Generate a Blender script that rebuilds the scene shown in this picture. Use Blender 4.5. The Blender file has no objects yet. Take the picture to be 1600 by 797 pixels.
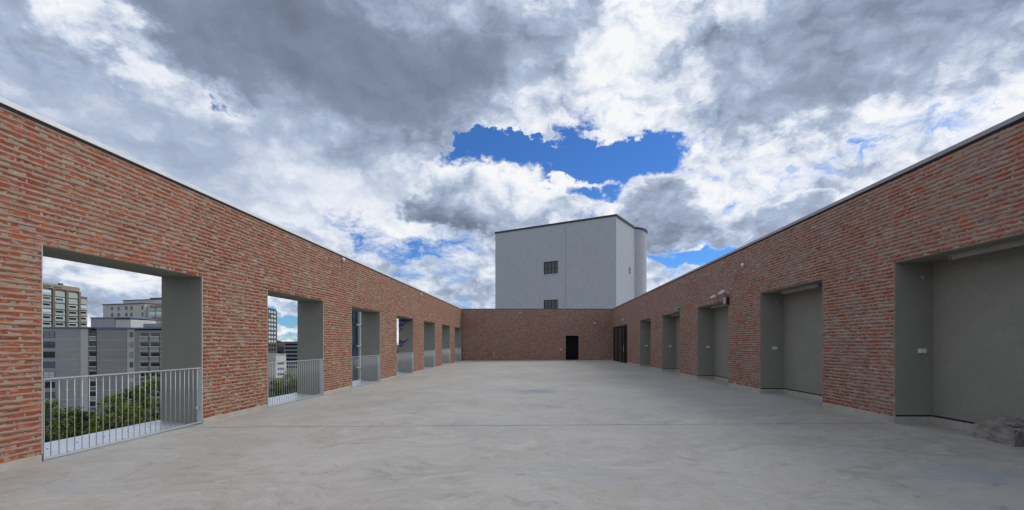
import bpy, math, random
import numpy as np
from mathutils import Vector, Matrix
R = math.radians
C = bpy.context.scene.collection
SC = bpy.context.scene
random.seed(7)
rng = np.random.default_rng(7)

# ------------------------------------------------------------------ camera
F, VX, VY, EYE = 650.0, 842.0, 537.0, 1.6       # focal length in px of the 1600 px photo, vanishing point
cam = bpy.data.cameras.new('camera'); camo = bpy.data.objects.new('camera', cam); C.objects.link(camo)
camo.location = (0, 0, EYE); camo.rotation_euler = (R(90), 0, 0)
cam.sensor_width = 36; cam.lens = 36*F/1600
cam.shift_x = -(VX-800)/1600; cam.shift_y = (VY-398.5)/1600
cam.clip_start = .05; cam.clip_end = 20000
SC.camera = camo
SC.view_settings.view_transform = 'Standard'; SC.view_settings.look = 'None'
SC.view_settings.gamma = 1; SC.view_settings.exposure = 0.0

# ------------------------------------------------------------------ node helper
class NT:
    def __init__(s, tree): s.t = tree; s.n = tree.nodes; s.l = tree.links
    def put(s, sock, v):
        if isinstance(v, bpy.types.NodeSocket): s.l.new(v, sock)
        elif v is not None:
            try: sock.default_value = v
            except Exception:
                try: sock.default_value = tuple(v)+(1,)
                except Exception: sock.default_value = tuple(v)[:3]
    def new(s, typ, **kw):
        n = s.n.new(typ)
        for k, v in kw.items(): setattr(n, k, v)
        return n
    def m(s, op, a, b=0, c=None, clamp=False):
        n = s.new('ShaderNodeMath', operation=op, use_clamp=clamp)
        s.put(n.inputs[0], a); s.put(n.inputs[1], b)
        if c is not None: s.put(n.inputs[2], c)
        return n.outputs[0]
    def v(s, op, a, b=None, out=0, sc=None):
        n = s.new('ShaderNodeVectorMath', operation=op)
        s.put(n.inputs[0], a)
        if b is not None: s.put(n.inputs[1], b)
        if sc is not None: s.put(n.inputs['Scale'], sc)
        return n.outputs[out]
    def ramp(s, x, a, b, c=0, d=1, smooth=True):
        n = s.new('ShaderNodeMapRange', interpolation_type='SMOOTHSTEP' if smooth else 'LINEAR')
        for k, q in enumerate((x, a, b, c, d)): s.put(n.inputs[k], q)
        return n.outputs[0]
    def noise(s, vec, scale, detail=4, rough=.5, dist=0, col=False, lac=2.0):
        n = s.new('ShaderNodeTexNoise'); s.put(n.inputs['Vector'], vec)
        for k, q in (('Scale', scale), ('Detail', detail), ('Roughness', rough), ('Distortion', dist), ('Lacunarity', lac)):
            n.inputs[k].default_value = q
        return n.outputs['Color' if col else 'Fac']
    def mix(s, f, a, b, mode='MIX'):
        n = s.new('ShaderNodeMix', data_type='RGBA', blend_type=mode)
        s.put(n.inputs[0], f); s.put(n.inputs[6], a); s.put(n.inputs[7], b)
        return n.outputs[2]
    def sep(s, v):
        n = s.new('ShaderNodeSeparateXYZ'); s.put(n.inputs[0], v); return n.outputs
    def comb(s, x=0, y=0, z=0):
        n = s.new('ShaderNodeCombineXYZ')
        for k, q in enumerate((x, y, z)): s.put(n.inputs[k], q)
        return n.outputs[0]

# ------------------------------------------------------------------ world: sky with broken cloud
SUN_EL, SUN_AZ = R(42), R(62)                      # azimuth clockwise from +Y (north): sun to the right, a little ahead
w = bpy.data.worlds.new('World'); SC.world = w; w.use_nodes = True
T = NT(w.node_tree); T.n.clear()
sky = T.new('ShaderNodeTexSky', sky_type='NISHITA'); sky.sun_disc = False
sky.sun_elevation = SUN_EL; sky.sun_rotation = SUN_AZ; sky.altitude = 30; sky.air_density = 1.0; sky.dust_density = .1; sky.ozone_density = 1.5
blue = T.mix(1.0, sky.outputs[0], (.30, .585, 1.0, 1), 'MULTIPLY')
bg1 = T.new('ShaderNodeBackground'); T.put(bg1.inputs[0], blue); bg1.inputs[1].default_value = .12
tc = T.new('ShaderNodeTexCoord'); D = tc.outputs['Generated']
dx, dy, dz = T.sep(D)
zz = T.m('ADD', T.m('MAXIMUM', dz, 0), .22)
P2 = T.comb(T.m('DIVIDE', dx, zz), T.m('DIVIDE', dy, zz), 0)      # cloud deck seen in perspective
yy = T.m('MAXIMUM', T.m('ADD', dy, 1.0), .12)
S2 = T.comb(T.m('DIVIDE', dx, yy), T.m('MULTIPLY', T.m('DIVIDE', dz, yy), 1.35), 0)     # even directions for the heaped clouds
def n2d(v, scale, detail, rough=.55, dist=0, col=False):
    n = T.new('ShaderNodeTexNoise', noise_dimensions='2D'); T.put(n.inputs['Vector'], v)
    for k, q in (('Scale', scale), ('Detail', detail), ('Roughness', rough), ('Distortion', dist)): n.inputs[k].default_value = q
    return n.outputs['Color' if col else 'Fac']
wob = T.v('SUBTRACT', n2d(S2, 11, 6, .64, 0, True), (.5, .5, .5))
DW = T.v('ADD', D, T.v('SCALE', wob, sc=.17))
SW = T.v('ADD', S2, T.v('SCALE', wob, sc=.075))
def pdir(px, py):
    v = Vector((px-VX, F, VY-py)); return v.normalized(), v.length
def blob(px, py, rx, ry, a, inner=.3):
    d, L = pdir(px, py)
    sx, sz = L/rx, L/ry; sy = L/max(rx, ry)/1.2
    v = T.v('MULTIPLY', T.v('SUBTRACT', DW, tuple(d)), (sx, sy, sz))
    return T.ramp(T.v('LENGTH', v, out=1), inner, 1.0, a, 0)
def total(lst, start):
    x = start
    for b in lst: x = T.m('ADD', x, blob(*b))
    return x
def puff(off):       # cauliflower relief
    v = T.new('ShaderNodeTexVoronoi', feature='F1', voronoi_dimensions='2D'); T.put(v.inputs['Vector'], T.v('ADD', SW, off))
    v.inputs['Scale'].default_value = 13; v.inputs['Detail'].default_value = 4; v.inputs['Roughness'].default_value = .55
    v.inputs['Lacunarity'].default_value = 2.2; v.normalize = True
    return v.outputs['Distance']
pf, pf2 = puff((0, 0, 0)), puff((.010, .016, 0))
n1 = n2d(P2, 2.0, 9, .56)
n2 = n2d(T.v('ADD', P2, (.05, .05, 0)), 2.0, 9, .56)
nw = n2d(T.v('MULTIPLY', SW, (1, 3.0, 1)), 9, 7, .6)          # flat broken streaks
cov = T.m('MULTIPLY_ADD', T.m('SUBTRACT', n1, .5), .9, .74)
cov = T.m('MULTIPLY_ADD', T.m('SUBTRACT', .35, pf), .5, cov)
cov = T.m('MULTIPLY_ADD', T.m('SUBTRACT', nw, .5), .5, cov)
HOLES = [(760, 234, 130, 34, -.55), (865, 252, 200, 62, -.6), (975, 256, 130, 44, -.46), (890, 188, 75, 52, -.36), (1010, 232, 50, 30, -.1), (760, 205, 60, 25, -.2),
         (1095, 388, 130, 22, -.6), (1160, 375, 60, 16, -.3), (330, 148, 40, 26, -.36), (700, 384, 90, 14, -.06), (600, 345, 150, 60, -.07), (690, 415, 150, 50, -.13), (735, 243, 80, 24, -.4),
         (455, 480, 70, 20, -.4), (450, 522, 60, 20, -.5), (930, 318, 60, 14, -.3), (1100, 190, 50, 14, -.25), (960, 300, 50, 14, -.25)]
SOLID = [(620, 60, 560, 180, .5), (1330, 60, 420, 150, .45), (915, 216, 90, 16, .42), (800, 205, 50, 22, .25), (830, 205, 60, 20, .3), (1010, 240, 40, 12, .3), (680, 190, 60, 55, .35), (400, 240, 260, 90, .3), (870, 300, 130, 16, .3)]
cov = total(HOLES+SOLID, T.m('MULTIPLY_ADD', T.m('SUBTRACT', n2d(T.v('MULTIPLY', SW, (1, 2.2, 1)), 24, 5, .6), .5), .38, cov))
alpha = T.ramp(T.m('MULTIPLY_ADD', T.m('SUBTRACT', n2d(SW, 34, 6, .65), .5), .62, cov), .34, .74)
dk = T.m('MULTIPLY_ADD', T.m('SUBTRACT', n2d(P2, 1.1, 3, .5), .5), .5, .36)
DARK = [(560, 80, 500, 185, .46), (590, 110, 320, 100, .20), (600, -20, 260, 60, -.14), (260, 130, 420, 190, .13), (420, 230, 300, 80, .02), (880, 240, 420, 140, -.10), (1330, 60, 420, 150, .34),
         (150, 455, 200, 28, .22), (720, 470, 90, 16, .25), (890, 185, 260, 75, -.16), (1340, 250, 340, 90, -.15), (570, 330, 220, 90, -.10), (990, 50, 80, 90, -.25), (500, 260, 120, 60, -.06),
         (165, 40, 130, 46, -.42), (325, 148, 80, 46, -.34), (1240, 165, 150, 50, .2), (1420, 215, 200, 60, -.1)]
dk = total(DARK, dk)
tex = T.ramp(dk, .35, .95, 1.0, .28)        # the big dark deck is smooth, the broken part crisp
tex = T.m('MULTIPLY', tex, total([(360, 255, 460, 150, -.62)], 1.0))
relief = T.m('MULTIPLY', T.m('SUBTRACT', pf2, pf), 2.2)
relief = T.m('MULTIPLY_ADD', T.m('SUBTRACT', n2, n1), 1.3, relief)
relief = T.m('MULTIPLY_ADD', T.m('SUBTRACT', .5, nw), .6, relief)
relief = T.m('MULTIPLY_ADD', T.m('SUBTRACT', pf, .33), 1.0, relief)
dk = T.m('MULTIPLY_ADD', relief, tex, dk)
dk = T.m('ADD', dk, T.ramp(cov, .45, .80, -.20, .03))
# single heaped clouds in front of the deck, lit from the upper right
DC = T.v('ADD', D, T.v('SCALE', wob, sc=.12))
for px, py, rx, ry, base, kx, kz, rim, pk in ((1225, 348, 130, 34, .60, .10, .25, .35, .7), (1035, 336, 88, 58, .72, .14, .20, .52, .8), (748, 312, 122, 62, .53, .26, .44, .30, .75)):
    d0, L0 = pdir(px, py)
    vv = T.v('MULTIPLY', T.v('SUBTRACT', DC, tuple(d0)), (L0/rx, L0/rx*.8, L0/ry))
    ax, ay, az = T.sep(vv)
    dist = T.m('MULTIPLY_ADD', T.m('SUBTRACT', pf, .33), pk, T.v('LENGTH', vv, out=1))
    mask = T.ramp(dist, .82, 1.02, 1, 0)
    sh = T.m('MULTIPLY_ADD', ax, -kx, T.m('MULTIPLY_ADD', az, -kz, base))
    sh = T.m('MULTIPLY_ADD', T.m('MULTIPLY', T.ramp(dist, .45, .98), T.ramp(az, -.5, .3)), -rim, sh)
    sh = T.m('MULTIPLY_ADD', relief, .75, sh)
    dk = T.m('MULTIPLY_ADD', mask, T.m('SUBTRACT', sh, dk), dk)
    alpha = T.m('MAXIMUM', alpha, mask)
dk = T.ramp(dk, -.02, 1.3, 0, 1, False)
cr = T.new('ShaderNodeValToRGB'); T.put(cr.inputs[0], dk)
els = cr.color_ramp.elements
els[0].position = 0; els[0].color = (.93, .94, .96, 1); els[1].position = 1; els[1].color = (.132, .165, .23, 1)
for p, c in ((.18, (.76, .81, .90, 1)), (.42, (.43, .51, .66, 1)), (.7, (.235, .285, .39, 1))):
    e = els.new(p); e.color = c
bg2 = T.new('ShaderNodeBackground'); T.put(bg2.inputs[0], cr.outputs[0]); bg2.inputs[1].default_value = 1.0
mx = T.new('ShaderNodeMixShader'); T.put(mx.inputs[0], alpha); T.l.new(bg1.outputs[0], mx.inputs[1]); T.l.new(bg2.outputs[0], mx.inputs[2])
wo = T.new('ShaderNodeOutputWorld'); T.l.new(mx.outputs[0], wo.inputs[0])
w.cycles.sampling_method = 'MANUAL'; w.cycles.sample_map_resolution = 512

# ------------------------------------------------------------------ sun behind cloud: wide and soft
sl = bpy.data.lights.new('sun', 'SUN'); sl.energy = 2.0; sl.angle = R(35); sl.color = (1, .955, .89)
so = bpy.data.objects.new('sun', sl); C.objects.link(so); so.location = (30, 10, 40)
sd = Vector((math.sin(SUN_AZ)*math.cos(SUN_EL), math.cos(SUN_AZ)*math.cos(SUN_EL), math.sin(SUN_EL)))
so.rotation_euler = sd.to_track_quat('Z', 'Y').to_euler()

# ------------------------------------------------------------------ materials
MATS = {}
def mat(name, col, rough=.7, metal=0, fn=None, spec=.5):
    m = bpy.data.materials.new(name); m.use_nodes = True
    t = NT(m.node_tree); b = t.n['Principled BSDF']
    b.inputs['Base Color'].default_value = (*col, 1); b.inputs['Roughness'].default_value = rough
    b.inputs['Metallic'].default_value = metal; b.inputs['Specular IOR Level'].default_value = spec
    pos = t.new('ShaderNodeNewGeometry')
    if fn: fn(t, b, pos.outputs['Position'], pos)
    MATS[name] = m
    return m
def bump(t, b, h, strength=.4, dist=.01):
    n = t.new('ShaderNodeBump'); n.inputs['Strength'].default_value = strength; n.inputs['Distance'].default_value = dist
    t.put(n.inputs['Height'], h); t.l.new(n.outputs[0], b.inputs['Normal'])
def soft(c1, c2, scale, detail=5, bs=.0, bscale=60, rough=None):
    """mottled surface between two tones, with optional fine relief"""
    def fn(t, b, p, g):
        f = t.ramp(t.noise(p, scale, detail, .6, .3), .3, .7)
        f2 = t.noise(p, scale*9, 4, .6)
        c = t.mix(f, (*c1, 1), (*c2, 1))
        c = t.mix(t.ramp(f2, .3, .75, 0, .3), c, (c1[0]*.7, c1[1]*.7, c1[2]*.7, 1))
        t.put(b.inputs['Base Color'], c)
        if bs: bump(t, b, t.noise(p, bscale, 4, .6), bs, .004)
    return fn
def brick_fn(warm):
    def fn(t, b, p, g):
        rnd = t.m('FRACT', t.m('ADD', g.outputs['Random Per Island'], t.new('ShaderNodeObjectInfo').outputs['Random']))
        cr = t.new('ShaderNodeValToRGB'); t.put(cr.inputs[0], rnd); e = cr.color_ramp.elements
        cols = [(0, (.31, .060, .028)), (.3, (.39, .083, .034)), (.55, (.24, .048, .030)), (.75, (.45, .115, .042)), (.9, (.17, .042, .032)), (1, (.33, .078, .05))]
        if not warm: cols = [(p_, (c[0]*1.08, c[1]*.92, c[2]*.85)) for p_, c in cols]
        e[0].position, e[0].color = 0, (*cols[0][1], 1); e[1].position, e[1].color = 1, (*cols[-1][1], 1)
        for q, c in cols[1:-1]: k = e.new(q); k.color = (*c, 1)
        c = t.mix(t.ramp(t.noise(p, 22, 5, .65), .35, .75, 0, .55), cr.outputs[0], (.22, .07, .05, 1))
        # lime smears left over the faces of the bricks
        big = t.noise(p, .9, 4, .6)
        sm = t.noise(t.v('MULTIPLY', p, (9, 9, 26)), 1.0, 6, .7, .6)
        sm = t.ramp(t.m('MULTIPLY_ADD', t.m('SUBTRACT', big, .5), .5, sm), .50 if warm else .46, .66)
        c = t.mix(t.m('MULTIPLY', sm, .8), c, (.36, .30, .25, 1) if warm else (.34, .305, .30, 1))
        t.put(b.inputs['Base Color'], c)
        bump(t, b, t.noise(p, 90, 5, .7), .5, .006)
    return fn
mat('brick', (.3, .08, .05), .9, fn=brick_fn(True), spec=.2)
mat('brick_cool', (.25, .07, .05), .9, fn=brick_fn(False), spec=.2)
def mortar_fn(a, bcol):
    def fn(t, b, p, g):
        f = t.ramp(t.noise(t.v('MULTIPLY', p, (1, 1, 2)), 4, 6, .65, .4), .3, .72)
        c = t.mix(f, (*a, 1), (*bcol, 1))
        c = t.mix(t.ramp(t.noise(t.v('MULTIPLY', p, (5, 5, 14)), 1, 5, .65), .42, .66, 0, .55), c, (.34, .15, .10, 1))   # brick dust dragged into the lime
        c = t.mix(t.ramp(t.noise(p, 1.6, 5, .6, .5), .60, .76, 0, .55), c, (.48, .45, .41, 1))                          # lime bloom
        t.put(b.inputs['Base Color'], c)
        bump(t, b, t.noise(p, 120, 4, .7), .5, .004)
    return fn
mat('mortar', (.32, .27, .22), .95, fn=mortar_fn((.29, .215, .16), (.40, .32, .25)), spec=.15)
mat('mortar_cool', (.3, .27, .26), .95, fn=mortar_fn((.285, .225, .18), (.40, .335, .28)), spec=.15)
def floor_fn(t, b, p, g):
    x, y, z = t.sep(p)
    q = t.comb(x, y, 0)
    wv = t.v('ADD', q, t.v('SCALE', t.v('SUBTRACT', t.noise(q, .55, 4, .6, 0, True), (.5, .5, .5)), sc=2.2))
    c = t.mix(t.ramp(t.noise(wv, .42, 5, .6), .3, .7), (.335, .318, .288, 1), (.415, .40, .37, 1))
    c = t.mix(t.ramp(t.noise(wv, .35, 5, .65), .50, .72, 0, .55), c, (.305, .275, .235, 1))              # ochre patches
    c = t.mix(t.ramp(t.noise(t.v('ADD', wv, (9, 3, 0)), .4, 5, .6), .52, .72, 0, .5), c, (.355, .365, .375, 1))
    sw = t.noise(t.v('MULTIPLY', wv, (.9, 2.4, 1)), 2.1, 7, .70, .45)                                  # trowel sweeps
    c = t.mix(t.ramp(sw, .52, .66, 0, .5), c, (.47, .465, .45, 1))
    c = t.mix(t.ramp(sw, .47, .36, 0, .5), c, (.235, .222, .20, 1))
    sw3 = t.noise(t.v('MULTIPLY', wv, (1.2, 2.6, 1)), 6.5, 6, .72, .2); c = t.mix(t.ramp(sw3, .53, .68, 0, .4), c, (.48, .475, .46, 1)); c = t.mix(t.ramp(sw3, .45, .32, 0, .4), c, (.24, .228, .205, 1))
    sw2 = t.noise(t.v('MULTIPLY', t.v('ADD', wv, (3, 7, 0)), (2.4, .9, 1)), 2.6, 6, .7, .6); c = t.mix(t.ramp(sw2, .54, .66, 0, .22), c, (.45, .445, .43, 1)); c = t.mix(t.ramp(sw2, .44, .34, 0, .25), c, (.26, .245, .222, 1))
    fine = t.noise(q, 38, 6, .7); c = t.mix(t.ramp(fine, .35, .7, 0, .22), c, (.24, .235, .225, 1))
    vo = t.new('ShaderNodeTexVoronoi'); t.put(vo.inputs['Vector'], q); vo.inputs['Scale'].default_value = 2.3
    c = t.mix(t.ramp(vo.outputs['Distance'], .022, .012, 0, .8), c, (.06, .055, .05, 1))               # grit
    wb = t.v('ADD', q, t.v('SCALE', t.v('SUBTRACT', t.noise(q, 1.8, 5, .65, 0, True), (.5, .5, .5)), sc=1.4))
    def stain(cx, cy, rx, ry, col, k):                                                                 # chalk and paint spills
        nonlocal c
        d = t.v('LENGTH', t.v('MULTIPLY', t.v('SUBTRACT', wb, (cx, cy, 0)), (1/rx, 1/ry, 0)), out=1)
        c = t.mix(t.ramp(d, .1, 1, k, 0), c, (*col, 1))
    stain(-.05, 13.2, .9, 1.0, (.17, .235, .265), .65); stain(-.7, 12.3, 1.2, .3, (.5, .5, .49), .4)
    stain(4.8, 4.75, 1.1, .45, (.24, .32, .37), .45); stain(.5, 4.75, .8, .35, (.30, .35, .38), .3)
    stain(-4.5, 17, 3, 2, (.42, .36, .29), .5); stain(2.5, 18, 4, 3, (.30, .275, .24), .5); stain(0, 28, 5, 3, (.34, .31, .28), .4)
    t.put(b.inputs['Base Color'], c)
    t.put(b.inputs['Roughness'], t.ramp(sw, .3, .7, .5, .75))
    bump(t, b, t.m('ADD', t.m('MULTIPLY', sw, .8), t.m('MULTIPLY', fine, .35)), .25, .012)
mat('floor_concrete', (.42, .41, .4), .65, fn=floor_fn, spec=.35)
mat('plinth_concrete', (.36, .34, .30), .85, fn=soft((.36, .335, .29), (.44, .42, .38), 3, 5, .5, 40))
mat('block_concrete', (.25, .23, .21), .9, fn=soft((.17, .155, .145), (.30, .275, .255), 6, 6, .9, 30))
mat('grey_render', (.16, .165, .16), .9, fn=soft((.245, .242, .210), (.270, .266, .233), 2.5, 5, .6, 130), spec=.2)
mat('gap_shade', (.012, .012, .013), .9)  # near-black that stands for the shade in gaps
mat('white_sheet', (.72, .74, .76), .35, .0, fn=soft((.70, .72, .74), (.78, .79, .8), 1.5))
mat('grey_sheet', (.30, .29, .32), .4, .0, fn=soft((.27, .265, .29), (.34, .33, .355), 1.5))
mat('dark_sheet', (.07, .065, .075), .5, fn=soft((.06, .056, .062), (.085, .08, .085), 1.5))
mat('zinc_sheet', (.62, .66, .70), .38, .55, fn=soft((.58, .62, .67), (.68, .71, .74), 4, 5))
mat('galvanised', (.5, .52, .54), .45, .4, fn=soft((.46, .48, .50), (.56, .58, .60), 30, 4))
mat('bead_metal', (.5, .49, .47), .5, .2)
mat('black_door', (.006, .0065, .007), .6, spec=.12)
mat('black_frame', (.02, .02, .022), .5)
mat('dark_glass', (.012, .013, .014), .12, spec=.5)
mat('white_plastic', (.66, .66, .64), .4)
mat('grey_plastic', (.32, .33, .34), .45)
mat('black_plastic', (.012, .012, .013), .4)
mat('green_sign', (.01, .28, .12), .4)
mat('lamp_body', (.27, .28, .255), .6, fn=soft((.25, .26, .235), (.31, .315, .29), 3))
mat('violet_tone', (.06, .04, .14), .6, fn=soft((.045, .035, .12), (.12, .06, .18), 6))
mat('blue_tone', (.03, .07, .15), .6, fn=soft((.02, .05, .12), (.05, .10, .2), 6))
mat('white_render', (.38, .40, .43), .85, fn=soft((.465, .49, .53), (.475, .50, .54), .2, 2, .1, 40))
mat('roof_metal', (.03, .03, .034), .5)
mat('pane_dark', (.015, .02, .035), .08, spec=.8)
mat('pane_mid', (.10, .14, .19), .12, spec=.9)
mat('pane_sky', (.55, .66, .72), .12, spec=.9)  # pale base colour stands for sky reflected in the glass
mat('pane_green', (.36, .42, .385), .25, spec=.7)
mat('far_grey', (.20, .205, .21), .9, fn=soft((.32, .325, .325), (.36, .365, .365), .15))
mat('far_grey_dark', (.15, .15, .15), .9, fn=soft((.275, .275, .268), (.305, .305, .298), .15))
mat('far_grey_light', (.42, .41, .385), .9, fn=soft((.50, .49, .465), (.56, .55, .52), .15))
mat('far_blue_roof', (.10, .16, .24), .6)
mat('far_brown', (.17, .135, .115), .9, fn=soft((.16, .125, .105), (.20, .16, .135), .2))
mat('far_tan', (.30, .25, .2), .9, fn=soft((.28, .235, .19), (.34, .285, .23), .2))
mat('far_white', (.60, .60, .58), .85, fn=soft((.56, .56, .54), (.64, .64, .62), .2))
mat('far_dark', (.09, .085, .085), .8)
mat('far_teal', (.10, .16, .20), .5)
def leaf_fn(c1, c2, c3):
    def fn(t, b, p, g):
        r = g.outputs['Random Per Island']
        c = t.mix(r, (*c1, 1), (*c2, 1))
        c = t.mix(t.ramp(t.noise(p, .45, 3, .6), .52, .68, 0, .8), c, (*c3, 1))
        t.put(b.inputs['Base Color'], c)
        b.inputs['Subsurface Weight'].default_value = 0
    return fn
mat('leaf', (.05, .09, .02), .7, fn=leaf_fn((.06, .105, .018), (.15, .21, .034), (.29, .28, .036)), spec=.2)
mat('leaf_dark', (.03, .06, .02), .7, fn=leaf_fn((.028, .05, .014), (.075, .11, .024), (.11, .13, .025)), spec=.2)
mat('leaf_autumn', (.1, .06, .03), .7, fn=leaf_fn((.05, .045, .02), (.11, .06, .025), (.16, .08, .03)), spec=.2)
mat('bark', (.08, .06, .045), .9, fn=soft((.07, .052, .04), (.11, .085, .06), 5, 5, .6, 20))
mat('city_lawn', (.06, .08, .04), .95, fn=soft((.05, .07, .03), (.10, .095, .075), .02, 6))
mat('far_wood_leaf', (.04, .05, .04), .95, fn=soft((.035, .045, .035), (.07, .06, .04), .02, 6))

# ------------------------------------------------------------------ mesh helpers
class MB:
    """collects shapes for one mesh object"""
    def __init__(s): s.v = []; s.f = []
    def add(s, vs, fs):
        o = len(s.v); s.v += [tuple(q) for q in vs]; s.f += [tuple(i+o for i in f) for f in fs]; return s
    def box(s, x0, x1, y0, y1, z0, z1):
        return s.add([(x0, y0, z0), (x1, y0, z0), (x1, y1, z0), (x0, y1, z0), (x0, y0, z1), (x1, y0, z1), (x1, y1, z1), (x0, y1, z1)],
                     [(0, 3, 2, 1), (4, 5, 6, 7), (0, 1, 5, 4), (1, 2, 6, 5), (2, 3, 7, 6), (3, 0, 4, 7)])
    def cyl(s, a, b, r0, r1=None, n=10, caps=True):
        a, b = Vector(a), Vector(b); r1 = r0 if r1 is None else r1
        d = (b-a).normalized(); u = d.orthogonal().normalized(); w_ = d.cross(u)
        vs = []
        for c, r in ((a, r0), (b, r1)):
            for k in range(n):
                t = 2*math.pi*k/n; vs.append(c+u*(r*math.cos(t))+w_*(r*math.sin(t)))
        fs = [(k, (k+1) % n, n+(k+1) % n, n+k) for k in range(n)]
        if caps: fs += [tuple(range(n-1, -1, -1)), tuple(range(n, 2*n))]
        return s.add(vs, fs)
    def prism(s, pts, z0, z1, caps=True):
        n = len(pts)
        vs = [(x, y, z0) for x, y in pts]+[(x, y, z1) for x, y in pts]
        fs = [(k, (k+1) % n, n+(k+1) % n, n+k) for k in range(n)]
        if caps: fs += [tuple(range(n-1, -1, -1)), tuple(range(n, 2*n))]
        return s.add(vs, fs)
    def sphere(s, c, rx, ry, rz, nu=12, nv=8):
        vs, fs = [], []
        for j in range(nv+1):
            th = math.pi*j/nv
            for i in range(nu):
                ph = 2*math.pi*i/nu
                vs.append((c[0]+rx*math.sin(th)*math.cos(ph), c[1]+ry*math.sin(th)*math.sin(ph), c[2]+rz*math.cos(th)))
        for j in range(nv):
            for i in range(nu): fs.append((j*nu+i, (j+1)*nu+i, (j+1)*nu+(i+1) % nu, j*nu+(i+1) % nu))
        return s.add(vs, fs)
    def mesh(s, name, m, smooth=False):
        me = bpy.data.meshes.new(name); me.from_pydata(s.v, [], s.f); me.materials.append(MATS[m])
        if smooth: me.polygons.foreach_set('use_smooth', [True]*len(me.polygons))
        me.update(); return me
    def build(s, name, m, parent=None, loc=None, rz=0, smooth=False, bevel=0):
        o = link(name, s.mesh(name, m, smooth), parent, loc, rz)
        if bevel:
            b = o.modifiers.new('bevel', 'BEVEL'); b.width = bevel; b.segments = 2
        return o
def link(name, me, parent=None, loc=None, rz=0):
    o = bpy.data.objects.new(name, me); C.objects.link(o)
    if parent: o.parent = parent
    if loc is not None: o.location = loc
    o.rotation_euler.z = rz
    return o
def tag(o, label, cat, group=None):
    o['label'] = label; o['category'] = cat
    if group: o['group'] = group
    return o
def thing(name, label, cat, loc=(0, 0, 0), rz=0, group=None):
    return tag(link(name, None, None, loc, rz), label, cat, group)
def struct(o): o['kind'] = 'structure'; return o
def stuff(o): o['kind'] = 'stuff'; return o
def copy_tree(o, parent=None):
    c = o.copy(); C.objects.link(c)
    if parent: c.parent = parent
    for ch in o.children: copy_tree(ch, c)
    return c
def smooth01(t): t = max(0, min(1, t)); return t*t*(3-2*t)
def floor_z(x, y):
    l = .12*smooth01((y-16)/20); r = .15+.05*max(0, min(1, y/36))
    t = max(0, min(1, (x+6.74)/13.14)); return l+(r-l)*t
def pierced(u0, u1, w0, w1, holes, depth, y0=0.0):
    """a slab with rectangular openings, front at local y = y0 facing -y"""
    us = sorted({u0, u1, *[h[0] for h in holes], *[h[1] for h in holes]}); ws = sorted({w0, w1, *[h[2] for h in holes], *[h[3] for h in holes]})
    us = [u for u in us if u0 <= u <= u1]; ws = [v for v in ws if w0 <= v <= w1]
    nu, nw = len(us)-1, len(ws)-1
    def solid(i, j):
        if not (0 <= i < nu and 0 <= j < nw): return False
        cu, cw = (us[i]+us[i+1])/2, (ws[j]+ws[j+1])/2
        return not any(h[0] < cu < h[1] and h[2] < cw < h[3] for h in holes)
    m = MB(); f, b = y0, y0+depth
    for i in range(nu):
        for j in range(nw):
            if not solid(i, j): continue
            a, c, d, e = us[i], us[i+1], ws[j], ws[j+1]
            m.add([(a, f, d), (c, f, d), (c, f, e), (a, f, e)], [(0, 1, 2, 3)]); m.add([(a, b, d), (c, b, d), (c, b, e), (a, b, e)], [(3, 2, 1, 0)])
            if not solid(i-1, j): m.add([(a, f, d), (a, f, e), (a, b, e), (a, b, d)], [(0, 1, 2, 3)])
            if not solid(i+1, j): m.add([(c, f, d), (c, f, e), (c, b, e), (c, b, d)], [(3, 2, 1, 0)])
            if not solid(i, j-1): m.add([(a, f, d), (c, f, d), (c, b, d), (a, b, d)], [(3, 2, 1, 0)])
            if not solid(i, j+1): m.add([(a, f, e), (c, f, e), (c, b, e), (a, b, e)], [(0, 1, 2, 3)])
    return m

# ------------------------------------------------------------------ bricks
BL, BH = .25, .058
def brick_mesh(i, m, h):
    r = random.Random(100+i); n = 5
    top = [h/2-abs(r.gauss(0, .0035)) for _ in range(n)]; bot = [-h/2+abs(r.gauss(0, .003)) for _ in range(n)]
    xs = [-BL/2+BL*k/(n-1)+(r.uniform(-.008, .008) if 0 < k < n-1 else r.uniform(-.002, .006)*(1 if k == 0 else -1)) for k in range(n)]
    tilt = r.uniform(-.003, .003); b0 = -.0088+r.uniform(-.0022, .0016)
    d = lambda k, s: b0+tilt*(k/(n-1)-.5)*2+r.uniform(-.0012, .0012)+s
    vs = [(xs[k], d(k, r.uniform(-.001, .001)), top[k]) for k in range(n)]+[(xs[k], d(k, 0), bot[k]) for k in range(n)]
    vs += [(xs[k], .012, top[k]) for k in range(n)]+[(xs[k], .012, bot[k]) for k in range(n)]
    fs = [(n+k, n+k+1, k+1, k) for k in range(n-1)]+[(k, k+1, 2*n+k+1, 2*n+k) for k in range(n-1)]
    fs += [(3*n+k, 3*n+k+1, n+k+1, n+k) for k in range(n-1)]+[(0, 2*n, 3*n, n), (n-1, 2*n-1, 4*n-1, 3*n-1)]
    return MB().add(vs, fs).mesh('brick', m)
def vnoise(u, seed, sc):
    x = u/sc; i = np.floor(x).astype(np.int64); f = x-i; f = f*f*(3-2*f)
    h = lambda k: (np.sin((k*127.1+seed*311.7))*43758.5453) % 1.0
    return h(i)*(1-f)+h(i+1)*f
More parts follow.
